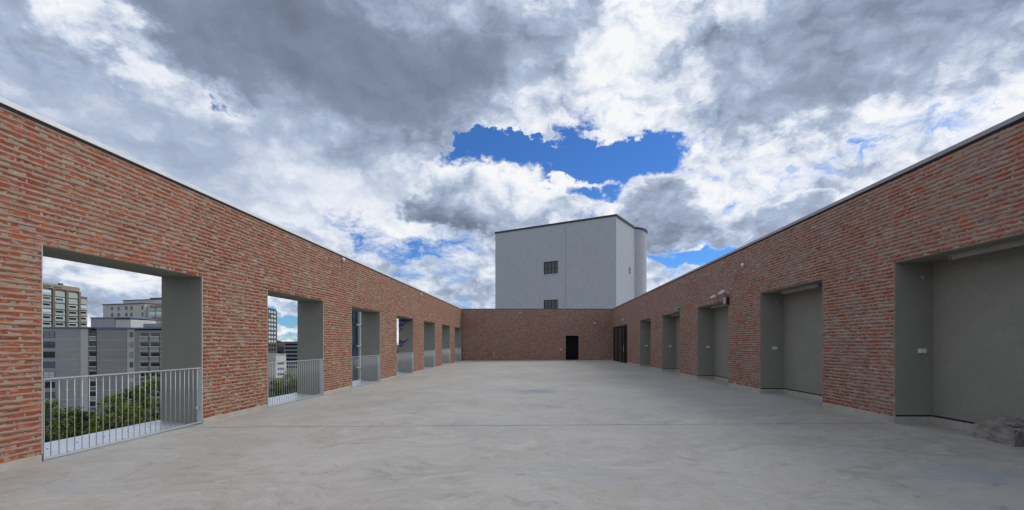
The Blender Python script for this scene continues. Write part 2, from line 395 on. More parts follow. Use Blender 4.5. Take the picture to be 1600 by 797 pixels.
def lay_bricks(root, xf, u0, u1, w0, course, rows, holes, joints, bm, mm, cover, count, bare=0):
    """courses of bricks with lime mortar dragged over them; the nearest ones are single objects"""
    h = course-.014
    var = [brick_mesh(i, bm, h) for i in range(22)]
    bricks = []; mort = MB(); mv, mf = [], []; nv0 = 0
    for r in range(rows):
        za, zb = w0+r*course, w0+(r+1)*course; zc = (za+zb)/2
        cuts = sorted([(a, b) for a, b, c, d in holes if c < zc < d]+[(j-.007, j+.007) for j in joints])
        spans = []; s = u0
        for a, b in cuts:
            if a > s: spans.append((s, a))
            s = max(s, b)
        if s < u1: spans.append((s, u1))
        for (a, b) in spans:
            x = a-(.0 if r % 2 == 0 else .132)-random.uniform(0, .05)
            while x < b:
                L = BL+random.uniform(-.018, .004); p, q = max(x, a), min(x+L, b)
                if q-p > .045: bricks.append(((p+q)/2, zc+random.uniform(-.003, .003), (q-p), random.randrange(22)))
                x += L+random.uniform(.018, .036)
            n = max(2, int((b-a)/.03)); u = np.linspace(a, b, n+1)
            k1 = vnoise(u, r*3.7+a, .13); k2 = vnoise(u, r*9.1+a*2, .045); k3 = vnoise(u, r*1.3+17, .8)
            bi = np.floor((u-a+(.0 if r % 2 == 0 else .132))/.265); kb = (np.sin(bi*91.7+r*57.3)*9631.7) % 1.0      # each brick was wiped differently
            a1 = np.clip(cover*(.27+.26*k1*(.5+.7*k3)+.50*np.clip(kb-.35, 0, 1)**1.3+.34*(k2-.5)), .03, 1.02)*h
            thick = .0104+.0014*vnoise(u, r*5.3+3, .09)
            if r < bare: a1 = a1*.12
            zl = zb-.007-a1; up = zb+.008+.014*vnoise(u, r*2.9+8, .07)
            V = np.empty((n+1, 4, 3)); V[:, :, 0] = u[:, None]
            V[:, 0, 1] = -.0103; V[:, 0, 2] = up
            V[:, 1, 1] = -thick; V[:, 1, 2] = zb-.004
            V[:, 2, 1] = -thick; V[:, 2, 2] = zl
            V[:, 3, 1] = .0; V[:, 3, 2] = zl+.003
            mv.append(V.reshape(-1, 3))
            base = nv0+np.arange(n)[:, None]*4
            for k in range(3): mf.append(np.concatenate([base+k+1, base+5+k, base+4+k, base+k], 1))
            nv0 += (n+1)*4
    mv = np.concatenate(mv); mf = np.concatenate(mf)
    stuff(fast_mesh('mortar_bed', mv, mf, mm, root))
    # rank by the size in the picture
    def size(bk):
        p = xf @ Vector((bk[0], 0, bk[1]))
        q = xf @ Vector((bk[0]+bk[2], 0, bk[1]))
        if p.y < 1 or q.y < 1: return -1
        x = VX+F*p.x/p.y; y = VY-F*(p.z-EYE)/p.y; x2 = VX+F*q.x/q.y
        if not (-15 < x < 1615 and -10 < y < 807): return -1
        return abs(x2-x)*F*course/p.y
    order = sorted(range(len(bricks)), key=lambda i: -size(bricks[i]))
    for i in order[:count]:
        u, z, L, k = bricks[i]
        o = link('brick', var[k], root, (u, 0, z)); o.scale = (L/BL, 1, 1)
    geo = [(np.array([v.co[:] for v in me.vertices]), np.array([tuple(p.vertices) for p in me.polygons])) for me in var]
    vs, fs, o = [], [], 0
    for i in order[count:]:
        u, z, L, k = bricks[i]; V = geo[k][0].copy(); V[:, 0] = V[:, 0]*L/BL+u; V[:, 2] += z
        vs.append(V); fs.append(geo[k][1]+o); o += len(V)
    ob = fast_mesh('brickwork', np.concatenate(vs), np.concatenate(fs), bm, root); stuff(ob)
def fast_mesh(name, v, f, m, parent=None):
    me = bpy.data.meshes.new(name); k = f.shape[1]
    me.vertices.add(len(v)); me.vertices.foreach_set('co', np.ascontiguousarray(v, dtype=np.float32).ravel())
    me.loops.add(f.size); me.loops.foreach_set('vertex_index', np.ascontiguousarray(f, dtype=np.int32).ravel())
    me.polygons.add(len(f)); me.polygons.foreach_set('loop_start', np.arange(len(f), dtype=np.int32)*k)
    me.polygons.foreach_set('loop_total', np.full(len(f), k, dtype=np.int32))
    me.update(calc_edges=True); me.validate(); me.materials.append(MATS[m])
    return link(name, me, parent)

# ------------------------------------------------------------------ setting
XL, XR, YB, YF = -6.74, 6.40, 36.2, -4.0
gm = MB(); n = 12
gm.add([(-6000, -6000, -20), (6000, -6000, -20), (6000, 9000, -20), (-6000, 9000, -20)], [(0, 1, 2, 3)])
struct(gm.build('ground', 'city_lawn'))
struct(MB().box(XL-.80, XR+1.1, YF, YB+.6, -19.99, -.12).build('roof_slab', 'far_grey'))
def joint_y(x): return 7.95-(x-XL)*.031
def floor_sheet(ya, yb, n):
    xs = [XL-.08, -4.5, -2.2, 0, 2.2, 4.4, XR, XR+.72]; m = MB(); k = len(xs)
    rows = []
    for j in range(n+1):
        for x in xs:
            y = ya(x)+(yb(x)-ya(x))*j/n; m.v.append((x, y, floor_z(x, y)))
    for j in range(n):
        for i in range(k-1): m.f.append((j*k+i, j*k+i+1, (j+1)*k+i+1, (j+1)*k+i))
    for j0, flip in ((0, 0), (n, 1)):      # edge of the pour going down into the joint
        o = len(m.v)
        for i in range(k): x, y, z = m.v[j0*k+i]; m.v.append((x, y, z-.06))
        for i in range(k-1):
            q = (o+i, o+i+1, j0*k+i+1, j0*k+i); m.f.append(q[::-1] if flip else q)
    return m
struct(floor_sheet(lambda x: YF, lambda x: joint_y(x)-.014, 12).build('terrace_floor', 'floor_concrete', smooth=False))
struct(floor_sheet(lambda x: joint_y(x)+.014, lambda x: YB+.02, 40).build('terrace_floor', 'floor_concrete'))

OW = 2.69
L_ST = [5.63, 10.31, 14.95, 19.68, 24.30, 28.85, 33.25]
R_OP = [(4.75, 7.48), (9.35, 12.02), (14.0, 16.77), (18.83, 21.55), (23.75, 26.3)]
R_DOOR = (30.1, 35.6)
LZ0, LC, LTOP, WTOP = .10, .0768, .10+37*.0768, 4.60
RZ0, RC, RTOP = .29, .06925, .29+40*.06925

# --- left wall: local x = world +Y, front faces +X
lw = thing('brick_wall', 'long sunlit brick wall on the left, pierced by seven tall openings fitted with railings', 'wall', (XL, 0, 0), R(90))
LH = [(a, a+OW, -.3, LTOP) for a in L_ST]
pierced(YF, YB+.6, -.3, WTOP, LH, .80, -.0075).build('wall_core', 'mortar', lw)
lay_bricks(lw, Matrix.Translation((XL, 0, 0)) @ Matrix.Rotation(R(90), 4, 'Z'), YF, YB-.012, LZ0, LC, 58, LH, [14.1], 'brick', 'mortar', .84, 300)
MB().box(YF, YB+.6, -.035, .86, WTOP+.004, WTOP+.075).build('coping', 'white_sheet', lw, bevel=.006)  # pale metal coping, its lit side put into the white
MB().box(YF, YB-.02, -.020, .05, WTOP-.035, WTOP).build('coping_shade_strip', 'gap_shade', lw)  # dark strip painting the shadow line under the coping
edges = [YF]+[e for a in L_ST for e in (a, a+OW)]+[YB]
for i in range(0, len(edges), 2):
    MB().box(edges[i]+.004, edges[i+1]-.004, -.022, .05, -.1, LZ0-.004).build('plinth', 'plinth_concrete', lw, bevel=.004)
for a in L_ST:
    b = a+OW
    for x0, x1 in ((a, a+.012), (b-.012, b)):
        MB().box(x0, x1, .004, .797, -.1, LTOP).build('reveal_lining', 'grey_render', lw)
    MB().box(a+.012, b-.012, .004, .797, LTOP-.012, LTOP).build('soffit_lining', 'grey_render', lw)
    for x0, x1 in ((a-.002, a+.009), (b-.009, b+.002)):
        MB().box(x0, x1, -.014, .004, LZ0, LTOP).build('corner_bead', 'bead_metal', lw)
    z0 = floor_z(XL, a+OW/2)
    s = MB(); A, B = a+.013, b-.013      # sloping zinc sill behind the railing
    s.add([(A, .10, z0-.01), (B, .10, z0-.01), (B, .86, z0+.075), (A, .86, z0+.075), (A, .88, z0-.12), (B, .88, z0-.12), (A, .10, z0-.12), (B, .10, z0-.12)],
          [(0, 1, 2, 3), (3, 2, 5, 4), (6, 7, 1, 0), (0, 3, 4, 6), (1, 7, 5, 2), (6, 4, 5, 7)])
    so_ = s.build('sill_sheet', 'zinc_sheet', lw)
    sc_ = MB()
    for k in range(7):
        for yy in (.22, .55):
            u = A+.12+k*(B-A-.24)/6; z = z0-.01+(yy-.10)*.1118; sc_.cyl((u, yy, z), (u, yy, z+.006), .012, n=6)
    sc_.build('sill_screws', 'dark_sheet', so_)

# --- right wall: local x = world -Y, front faces -X
rw = thing('brick_wall', 'long shaded brick wall on the right with a row of grey blind niches', 'wall', (XR, 0, 0), R(-90))
RH = [(-b, -a, -.3, RTOP) for a, b in R_OP]; RD = (-R_DOOR[1], -R_DOOR[0], -.3, 3.0)
ND = .69
pierced(-(YB+.6), -YF, -.3, WTOP, RH+[RD], ND+.02, -.0075).build('wall_core', 'mortar_cool', rw)
MB().box(-(YB+.6), -YF, ND+.021, ND+.4, -.3, WTOP).build('wall_backing', 'grey_render', rw)
lay_bricks(rw, Matrix.Translation((XR, 0, 0)) @ Matrix.Rotation(R(-90), 4, 'Z'), -(YB-.012), -YF, RZ0, RC, 62, RH+[RD], [-13.1], 'brick_cool', 'mortar_cool', .98, 300, 1)
MB().box(-(YB+.6), -YF, -.035, 1.14, WTOP-.02, WTOP+.05).build('coping', 'grey_sheet', rw, bevel=.006)  # same metal as the left coping, backlit shade put into the grey
MB().box(-(YB-.02), -YF, -.020, .05, WTOP-.055, WTOP-.024).build('coping_shade_strip', 'gap_shade', rw)  # dark strip again in place of the shadow under the coping
re_ = [YF]+[e for ab in R_OP for e in ab]+[R_DOOR[0], R_DOOR[1], YB]
re_ = [YF, 4.75, 7.48, 9.35, 12.02, 14.0, 16.77, 18.83, 21.55, 23.75, 26.3, 30.1, 35.6, YB]
for i in range(0, len(re_), 2):
    MB().box(-re_[i+1]+.004, -re_[i]-.004, -.020, .05, 0, RZ0-.004).build('plinth', 'plinth_concrete', rw, bevel=.004)
for a, b in R_OP:
    u0, u1 = -b, -a
    for x0, x1 in ((u0, u0+.012), (u1-.012, u1)):
        MB().box(x0, x1, .004, ND, RZ0+.03, RTOP).build('reveal_lining', 'grey_render', rw)
    MB().box(u0+.012, u1-.012, .004, ND, RTOP-.012, RTOP).build('soffit_lining', 'grey_render', rw)
    MB().box(u0+.013, u1-.013, ND-.012, ND+.02, RZ0+.03, RTOP-.013).build('niche_panel', 'grey_render', rw)
    MB().box(u0, u0+.02, -.012, ND-.02, 0, RZ0).box(u1-.02, u1, -.012, ND-.02, 0, RZ0).box(u0+.02, u1-.02, ND-.045, ND+.02, 0, RZ0).build('niche_plinth', 'plinth_concrete', rw)
    MB().box(u0+.001, u0+.006, .006, ND-.02, RZ0+.001, RZ0+.029).box(u0+.02, u1-.02, ND-.006, ND+.019, RZ0+.001, RZ0+.029).build('gap_shade_strip', 'gap_shade', rw)  # dark strips give the gap its shade as colour
    for x0, x1 in ((u0-.004, u0+.012), (u1-.012, u1+.004)):
        MB().box(x0, x1, -.018, .004, RZ0, RTOP).build('corner_bead', 'mortar_cool', rw)
# --- end wall
BT = WTOP-.005
bw = thing('brick_wall', 'purplish brown brick wall at the far end with one black door', 'wall', (0, YB, 0), 0)
BD = (2.34, 3.45, -.3, 2.30)
pierced(XL+.001, XR-.001, -.3, BT, [BD], .6, -.0075).build('wall_core', 'mortar_cool', bw)
lay_bricks(bw, Matrix.Translation((0, YB, 0)), XL+.03, XR-.03, .19, .0735, 60, [BD], [], 'brick_cool', 'mortar_cool', .8, 300)
MB().box(XL+.04, XR-.04, -.03, .64, BT+.0, BT+.05).build('coping', 'dark_sheet', bw)  # same coping metal, shade of this side put into the dark colour
door = MB().box(2.342, 3.448, .34, .40, .17, 2.298).build('door', 'black_door', bw)
MB().box(2.42, 2.44, .31, .34, 1.15, 1.30).box(2.42, 2.55, .29, .31, 1.21, 1.235).build('handle', 'black_frame', door)
MB().box(2.342, 3.448, -.03, .34, .12, .185).build('threshold', 'dark_sheet', bw)
MB().box(2.341, 2.353, .004, .58, .186, 2.299).box(3.437, 3.449, .004, .58, .186, 2.299).box(2.353, 3.437, .004, .58, 2.288, 2.299).build('door_lining', 'black_frame', bw)

# ------------------------------------------------------------------ railings in the left openings
def make_railing():
    t = thing('railing', '', 'railing', (XL, L_ST[0], 0), R(90), 'galvanised railings in the left wall openings')
    W = OW; e = .016
    MB().box(e, W-e, -.020, .020, 1.105, 1.121).build('top_rail', 'galvanised', t)
    MB().box(e, W-e, -.020, .020, .030, .046).build('bottom_rail', 'galvanised', t)
    for x in (e-.002, W-e-.008):
        p = MB().box(x, x+.010, -.022, .085, .004, 1.125).build('post', 'galvanised', t)
        xx = x+.012 if x < 1 else x-.037
        MB().box(xx, xx+.035, .03, .075, .30, .345).cyl((xx, .052, .322), (xx+.035, .052, .322), .012, n=8).build('bracket', 'zinc_sheet', p)
    nb = 26
    me = MB().cyl((0, 0, .046), (0, 0, 1.105), .0048, n=8).mesh('baluster', 'galvanised', True)
    for k in range(nb): link('baluster', me, t, (e+(W-2*e)*(k+1)/(nb+1), 0, 0))
    return t
rail_labels = ['largest galvanised railing, in the nearest left opening, with apartment blocks and trees behind it',
    'galvanised railing in the second left opening, with a dark office tower behind',
    'galvanised railing in the third left opening, with a blue glass tower behind',
    'galvanised railing in the left opening below the violet streaks on the grey reveal',
    'galvanised railing in the first left opening beyond the violet streaks, third from the corner',
    'second galvanised railing from the far left corner of the terrace',
    'galvanised railing right at the far left corner beside the end wall']
r0 = make_railing()
for i, a in enumerate(L_ST):
    o = r0 if i == 0 else copy_tree(r0)
    o.location = (XL, a, floor_z(XL, a+OW/2)+.004); o['label'] = rail_labels[i]

# ------------------------------------------------------------------ flat violet and blue streaks laid on the reveal of the fourth opening
yr = L_ST[3]+OW-.0125
def streak(pts, m):
    mm = MB(); n = len(pts)
    u = lambda px: (px-VX)*yr/F; z = lambda py: EYE-(py-VY)*yr/F
    P_ = [(u(a), z(b)) for a, b in pts]
    mm.add([(x, yr-.004, z_) for x, z_ in P_]+[(x, yr, z_) for x, z_ in P_], [tuple(range(n)), tuple(range(2*n-1, n-1, -1))]+[(k, n+k, n+(k+1) % n, (k+1) % n) for k in range(n)])
    o = mm.build('reveal_mark', m); return o
marks = [([(622.8, 535), (624, 530), (630, 533.5), (634, 531), (640, 528.5), (636, 532.5), (631, 536.5), (626, 537.5), (622.8, 537)], 'violet_tone', 'lower violet pointed streak on the grey reveal of the fourth left opening'),
         ([(622.8, 541), (626, 538.5), (632, 537.8), (629, 540), (625, 543)], 'blue_tone', 'small blue smear just under the lower violet streak on the grey reveal'),
         ([(622.8, 507), (625, 504), (630, 506), (636, 502), (633, 507), (627, 511), (622.8, 511.5)], 'violet_tone', 'upper violet streak near the top of the grey reveal of the fourth opening'),
         ([(622.8, 500), (628, 498), (636, 500), (643, 499), (640, 502.5), (630, 503.5), (624, 503)], 'blue_tone', 'blue band directly under the soffit of the fourth left opening'),
         ([(623, 517), (626, 513), (631, 512), (627, 516), (624, 519)], 'blue_tone', 'faint blue smear below the upper violet streak on the grey reveal')]
for pts, m, lab in marks: tag(streak(pts, m), lab, 'paint mark', 'coloured marks on the grey reveal')

# ------------------------------------------------------------------ fittings on the right wall
def make_socket():
    t = thing('socket_outlet', '', 'socket', (0, 0, 0), 0, 'white sockets in the niches')
    MB().box(-.066, .066, -.030, 0, -.042, .042).build('socket_box', 'white_plastic', t, bevel=.006)
    MB().box(-.058, -.004, -.038, -.030, -.034, .026).box(.004, .058, -.038, -.030, -.034, .026).build('flap', 'white_plastic', t, bevel=.003)
    return t
sk = make_socket()
sock_lab = ['largest white socket, on the reveal of the nearest right niche', 'white socket in the second right niche, beside the pier with a bright red bottom course',
            'white socket in the right niche under the twin security camera', 'white socket in the right niche below the green exit sign', 'white socket in the narrowest niche, nearest the dark glazed door']
for i, (a, b) in enumerate(R_OP):
    o = sk if i == 0 else copy_tree(sk)
    o.location = (6.87 if i == 0 else 6.80, b-.0125, 1.47); o['label'] = sock_lab[i]
def make_hook():
    t = thing('wall_hook', '', 'hook', (0, 0, 0), 0, 'small metal hooks high in the niches')
    MB().cyl((0, -.001, 0), (0, -.012, 0), .022, n=10).build('rosette', 'galvanised', t)
    m = MB(); pts = [(0, -.012+-.03*math.sin(q), .028*math.cos(q)-.03) for q in [i*math.pi*1.5/8 for i in range(9)]]
    for p, q in zip(pts, pts[1:]): m.cyl(p, q, .006, n=6)
    m.build('ring', 'galvanised', t); return t
hk = make_hook()
for i, lab in enumerate(['small metal hook high on the reveal of the nearest right niche', 'small metal hook high on the reveal of the second right niche']):
    o = hk if i == 0 else copy_tree(hk)
    o.location = (6.87, R_OP[i][1]-.0125, 2.80); o['label'] = lab
def make_batten():
    t = thing('batten_light', '', 'lamp', (0, 0, 0), 0, 'unlit batten lamps under the niche lintels')
    MB().box(-.05, .05, -.72, .72, -.030, 0).build('housing', 'lamp_body', t, bevel=.004)
    MB().add([(-.045, -.70, -.030), (.045, -.70, -.030), (.045, .70, -.030), (-.045, .70, -.030), (-.028, -.70, -.085), (.028, -.70, -.085), (.028, .70, -.085), (-.028, .70, -.085)],
             [(0, 1, 5, 4), (1, 2, 6, 5), (2, 3, 7, 6), (3, 0, 4, 7), (4, 5, 6, 7)]).build('diffuser', 'lamp_body', t)
    for y0 in (-.735, .721): MB().box(-.046, .046, y0, y0+.014, -.088, -.002).build('end_cap', 'grey_plastic', t)
    return t
bt = make_batten()
bt_lab = ['unlit batten lamp under the lintel of the nearest right niche, above the concrete block', 'unlit batten lamp under the lintel of the second right niche',
          'unlit batten lamp in the niche under the twin security camera', 'unlit batten lamp in the niche below the green exit sign', 'unlit batten lamp in the niche nearest the dark glazed door']
for i, (a, b) in enumerate(R_OP):
    o = bt if i == 0 else copy_tree(bt)
    o.location = (6.71, 6.03 if i == 0 else (a+b)/2, RTOP-.0125); o['label'] = bt_lab[i]
# twin security camera above the third niche
def bullet(t, c, d, r, L):
    d = Vector(d).normalized(); c = Vector(c)
    b = MB().cyl(c, c+d*L, r, n=14).build('housing', 'white_plastic', t, smooth=False)
    MB().cyl(c+d*L, c+d*(L+.012), r*.92, n=14).build('lens_cover', 'black_plastic', b)
    MB().box(c.x-r*1.15, c.x+r*1.15, min(c.y, (c+d*L).y)-.04, max(c.y, (c+d*L).y)+.02, c.z+r*.75, c.z+r*1.02).build('sun_shield', 'white_plastic', b)
sc = thing('security_camera', 'twin white bullet security camera on the right wall above the third niche', 'camera', (XR, 14.05, 3.32))
MB().cyl((0, 0, 0), (-.045, 0, 0), .055, n=14).build('mount', 'white_plastic', sc)
MB().cyl((-.045, 0, 0), (-.15, .03, .01), .02, n=8).cyl((-.045, 0, 0), (-.13, .30, -.02), .018, n=8).build('arm', 'grey_plastic', sc)
bullet(sc, (-.16, -.10, .045), (-.30, 1, -.22), .046, .28); bullet(sc, (-.16, .62, -.03), (-.45, 1, -.2), .032, .24)
fl = thing('alarm_siren', 'small grey box with black side below the twin security camera', 'alarm', (XR, 14.06, 3.07))
MB().box(-.13, 0, -.06, .10, -.13, .10).build('case', 'grey_plastic', fl, bevel=.008)
MB().box(-.10, -.01, -.11, -.061, -.16, .11).build('horn', 'black_plastic', fl, bevel=.01)
ex = thing('exit_sign', 'small green exit sign box above the fourth niche of the right wall', 'sign', (XR, 18.98, 3.12))
MB().box(-.16, 0, -.16, .16, -.015, .11).build('case', 'white_plastic', ex, bevel=.004)
MB().box(-.155, -.005, -.166, -.161, .0, .10).box(-.155, -.005, .161, .166, .0, .10).box(-.166, -.161, -.155, .155, .0, .10).build('face', 'green_sign', ex)
def wall_sensor(lab, loc, rz, group=None, r=.05):
    t = thing('wall_spotlight', lab, 'lamp', loc, rz, group)
    MB().cyl((0, 0, 0), (0, -.03, 0), r*.8, n=12).build('base', 'grey_plastic', t)
    MB().sphere((0, -.055, 0), r, r*.8, r*1.15).build('lens', 'white_plastic', t, smooth=True)
    return t
def lz(px, py): y = XL*F/(px-VX); return (XL, y, EYE-(py-VY)*y/F)
def rz_(px, py): y = XR*F/(px-VX); return (XR, y, EYE-(py-VY)*y/F)
wall_sensor('white oval lamp high on the left wall between the second and third openings', lz(534, 406), R(90), 'white lamps high on the brick walls', .065)
wall_sensor('white oval lamp high on the left wall above the fifth opening', lz(656.5, 459.5), R(90), 'white lamps high on the brick walls', .06)
wall_sensor('white oval lamp high on the right wall above the pier with the movement joint', rz_(1163, 414), R(-90), 'white lamps high on the brick walls', .06)
wall_sensor('white lamp just above the dark glazed door on the right wall', (rz_(974.5, 500)[0], *rz_(974.5, 500)[1:]), R(-90), 'white lamps high on the brick walls', .075)
def bz(px, py): return ((px-VX)*YB/F, YB, EYE-(py-VY)*YB/F)
wall_sensor('tiny white lamp near the top of the end wall, left of the tower windows', bz(812.5, 489), 0, 'white lamps high on the brick walls', .06)
dl = thing('bulkhead_light', 'white hooded lamp on the end wall to the upper right of the black door', 'lamp', bz(929, 504.5))
MB().cyl((0, 0, 0), (0, -.04, 0), .10, n=14).build('base', 'grey_plastic', dl)
MB().sphere((0, -.08, .0), .10, .07, .085).build('dome', 'white_plastic', dl, smooth=True)
MB().box(-.11, .11, -.16, 0, .08, .10).build('hood', 'black_plastic', dl)
hb = thing('door_intercom', 'small pale intercom plate on the end wall left of the black door', 'intercom', bz(876, 545.5))
MB().box(-.05, .05, -.03, 0, -.09, .07).build('plate', 'white_plastic', hb, bevel=.005); MB().cyl((0, -.03, .03), (0, -.036, .03), .02, n=10).build('button', 'grey_plastic', hb)
pp = thing('vent_pipe', 'short pale vertical pipe on the lower left of the end wall', 'pipe', bz(772.5, 553))
MB().cyl((0, -.035, -.27), (0, -.035, .25), .026, n=10).build('tube', 'bead_metal', pp); MB().box(-.035, .035, -.035, 0, .10, .13).box(-.035, .035, -.035, 0, -.15, -.12).build('clip', 'grey_sheet', pp)
cb = thing('junction_box', 'tiny dark box on the pier between the two farthest niches', 'box', rz_(1025, 511.5), R(-90))
MB().box(-.13, .13, -.04, 0, -.045, .045).build('case', 'dark_sheet', cb, bevel=.005); MB().box(-.10, .10, -.046, -.04, -.03, .005).build('cover', 'grey_plastic', cb)
# dark glazed door at the far end of the right wall
gd = thing('glazed_door', 'dark glazed door screen at the far end of the right wall', 'door', (XR, 0, 0), R(-90))
u0, u1 = -R_DOOR[1], -R_DOOR[0]
zb_ = .16
MB().box(u0, u1, -.03, .10, 2.90, 3.0).box(u0, u0+.10, -.03, .10, zb_, 2.90).box(u1-.10, u1, -.03, .10, zb_, 2.90).build('frame', 'black_frame', gd)
MB().box(u0-.05, u1+.02, -.16, .10, zb_, zb_+.06).build('threshold', 'black_frame', gd)
ws = [u0+.10, u0+1.75, u0+3.45, u1-1.15]
for a, b in zip(ws, ws[1:]):
    p = MB().box(a+.03, b-.03, .03, .05, zb_+.10, 2.87).build('glass_panel', 'dark_glass', gd)
    MB().box(b-.03, b+.03, -.02, .08, zb_+.06, 2.90).build('mullion', 'black_frame', gd)
lf = MB().box(u1-1.12, u1-.10, -.02, .04, zb_+.065, 2.89).build('door_leaf', 'black_door', gd)
MB().cyl((u1-1.04, -.06, 1.0), (u1-1.04, -.06, 1.5), .016, n=8).cyl((u1-1.04, -.06, 1.05), (u1-1.04, -.02, 1.05), .01, n=6).cyl((u1-1.04, -.06, 1.45), (u1-1.04, -.02, 1.45), .01, n=6).build('handle', 'galvanised', lf)
# rough concrete block lying in front of the nearest niche
blk = thing('concrete_block', 'rough grey concrete block lying at the foot of the nearest right niche', 'block', (6.66, 5.85, floor_z(XR, 6)))
def rough_box(x0, x1, y0, y1, z0, z1, seed, amp=.018, n=5):
    r = random.Random(seed); m = MB(); g = {}
    def P(i, j, k):
        if (i, j, k) in g: return g[i, j, k]
        f = lambda a, b, t: a+(b-a)*t/n
        x, y, z = f(x0, x1, i), f(y0, y1, j), f(z0, z1, k)
        c = sum(q in (0, n) for q in (i, j, k)); a = amp*(1.3 if c > 1 else .7)
        x += r.uniform(-a, a)-(a*.6 if i == n and c > 1 else 0)*(1); y += r.uniform(-a, a); z += r.uniform(-a, a) if k else 0
        m.v.append((x, y, z)); g[i, j, k] = len(m.v)-1; return g[i, j, k]
    for a in range(n):
        for b in range(n):
            m.f += [(P(a, b, 0), P(a, b+1, 0), P(a+1, b+1, 0), P(a+1, b, 0)), (P(a, b, n), P(a+1, b, n), P(a+1, b+1, n), P(a, b+1, n)),
                    (P(a, 0, b), P(a+1, 0, b), P(a+1, 0, b+1), P(a, 0, b+1)), (P(a, n, b), P(a, n, b+1), P(a+1, n, b+1), P(a+1, n, b)),
                    (P(0, a, b), P(0, a, b+1), P(0, a+1, b+1), P(0, a+1, b)), (P(n, a, b), P(n, a+1, b), P(n, a+1, b+1), P(n, a, b+1))]
    return m
lump = rough_box(0, .42, -.02, .52, 0, .21, 3, .010, 7)
lump.v = [(x, y, z if z < .08 else z-.045+(.05+.11*smooth01((x-.08)/.25)*smooth01((y+.05)/.35))*(z-.08)/.13) for x, y, z in lump.v]
lump.build('block_body', 'block_concrete', blk, bevel=.006)
rough_box(.16, .30, .10, .24, .25, .30, 5, .012, 3).build('mortar_lump', 'block_concrete', blk, bevel=.006)

# ------------------------------------------------------------------ white tower behind the end wall
A_ = Vector((-5.59, 53.4)); B_ = Vector((8.563, 46.0)); C_ = Vector((11.78, 51.06)); cc = Vector((11.22, 53.6)); cr_ = 2.58
TZ = 15.85
arc = [cc+Vector((math.cos(R(q)), math.sin(R(q))))*cr_ for q in range(-76, 95, 9)]
foot = [A_, B_, C_]+arc+[Vector((8.0, 62)), Vector((-1.5, 62))]
tw = thing('white_tower', 'tall white rendered tower with a rounded corner behind the end wall', 'tower', (B_.x, B_.y, -20))
fd = (B_-A_).normalized(); fl_ = (B_-A_).length; ang = math.atan2(fd.y, fd.x)
def face_u(px):   # where a ray of the picture meets the front face, measured from the left corner
    s = (px-VX)/F; t = (s*A_.y-A_.x)/(fd.x-s*fd.y); return t, A_.y+fd.y*t
def face_z(px, py): return EYE-(py-VY)*face_u(px)[1]/F
nin = Vector((-fd.y, fd.x))
foot_in = [A_+nin*.3+fd*.02, B_+nin*.3-fd*.02]
MB().prism([(p.x-B_.x, p.y-B_.y) for p in [A_+nin*.301, B_+nin*.301]+foot[2:]], 0, TZ+20-.03).build('body', 'white_render', tw)
u1w, u2w = face_u(849.5)[0], face_u(872)[0]
wz = [(face_z(860, 428.5), face_z(860, 408.5)), (face_z(860, 487), face_z(860, 468.5))]
front = pierced(0, fl_, 0, TZ+20-.03, [(u1w, u2w, a+20, b+20) for a, b in wz], .30)
front.build('front_wall', 'white_render', tw, (A_.x-B_.x, A_.y-B_.y, 0), ang)
uj = face_u(884)[0]
MB().box(uj-.02, uj+.02, -.012, -.001, 0, TZ+19.6).build('panel_joint', 'grey_sheet', tw, (A_.x-B_.x, A_.y-B_.y, 0), ang)
for wi, (a, b) in enumerate(wz):
    W, H = u2w-u1w, b-a
    f = MB().box(0, W, .06, .14, 0, .05).box(0, W, .06, .14, H-.05, H).box(0, .05, .06, .14, .05, H-.05).box(W-.05, W, .06, .14, .05, H-.05)
    for k in (1, 2, 3): f.box(W*k/4-.02, W*k/4+.02, .07, .13, .05, H-.05)
    f.box(.05, W-.05, .075, .125, H/2-.02, H/2+.02)
    ux = A_+fd*u1w-B_
    wo_ = f.build('window', 'far_dark', tw, (ux.x, ux.y, a+20), ang)
    MB().box(.0, W, .145, .16, 0, H).build('pane', 'pane_dark', wo_)
    MB().box(-.06, W+.06, -.05, .05, -.06, -.002).build('sill', 'white_sheet', wo_)
sd_ = (C_-B_).normalized(); sa = math.atan2(sd_.y, sd_.x)
s_ = (984-VX)/F; tt = (s_*B_.y-B_.x)/(sd_.x-s_*sd_.y); pw = sd_*tt; yw = B_.y+pw.y
so2 = MB().box(-.25, .25, -.03, .02, 0, .75).build('window', 'far_grey_dark', tw, (pw.x, pw.y, EYE-(427.5-VY)*yw/F+20), sa)
MB().box(-.19, .19, -.04, -.031, .06, .69).build('pane', 'pane_dark', so2)
MB().box(.0, .05, -.03, .0, 0, TZ+19.6).build('corner_joint', 'grey_sheet', tw, (C_.x-B_.x-sd_.x*.03, C_.y-B_.y-sd_.y*.03, 0), sa)
cen = Vector((4, 55)); ring = [(cen+(p-cen)*1.012) for p in foot]
MB().prism([(p.x-B_.x, p.y-B_.y) for p in ring], TZ+20-.13, TZ+20+.07).build('roof_flashing', 'roof_metal', tw)

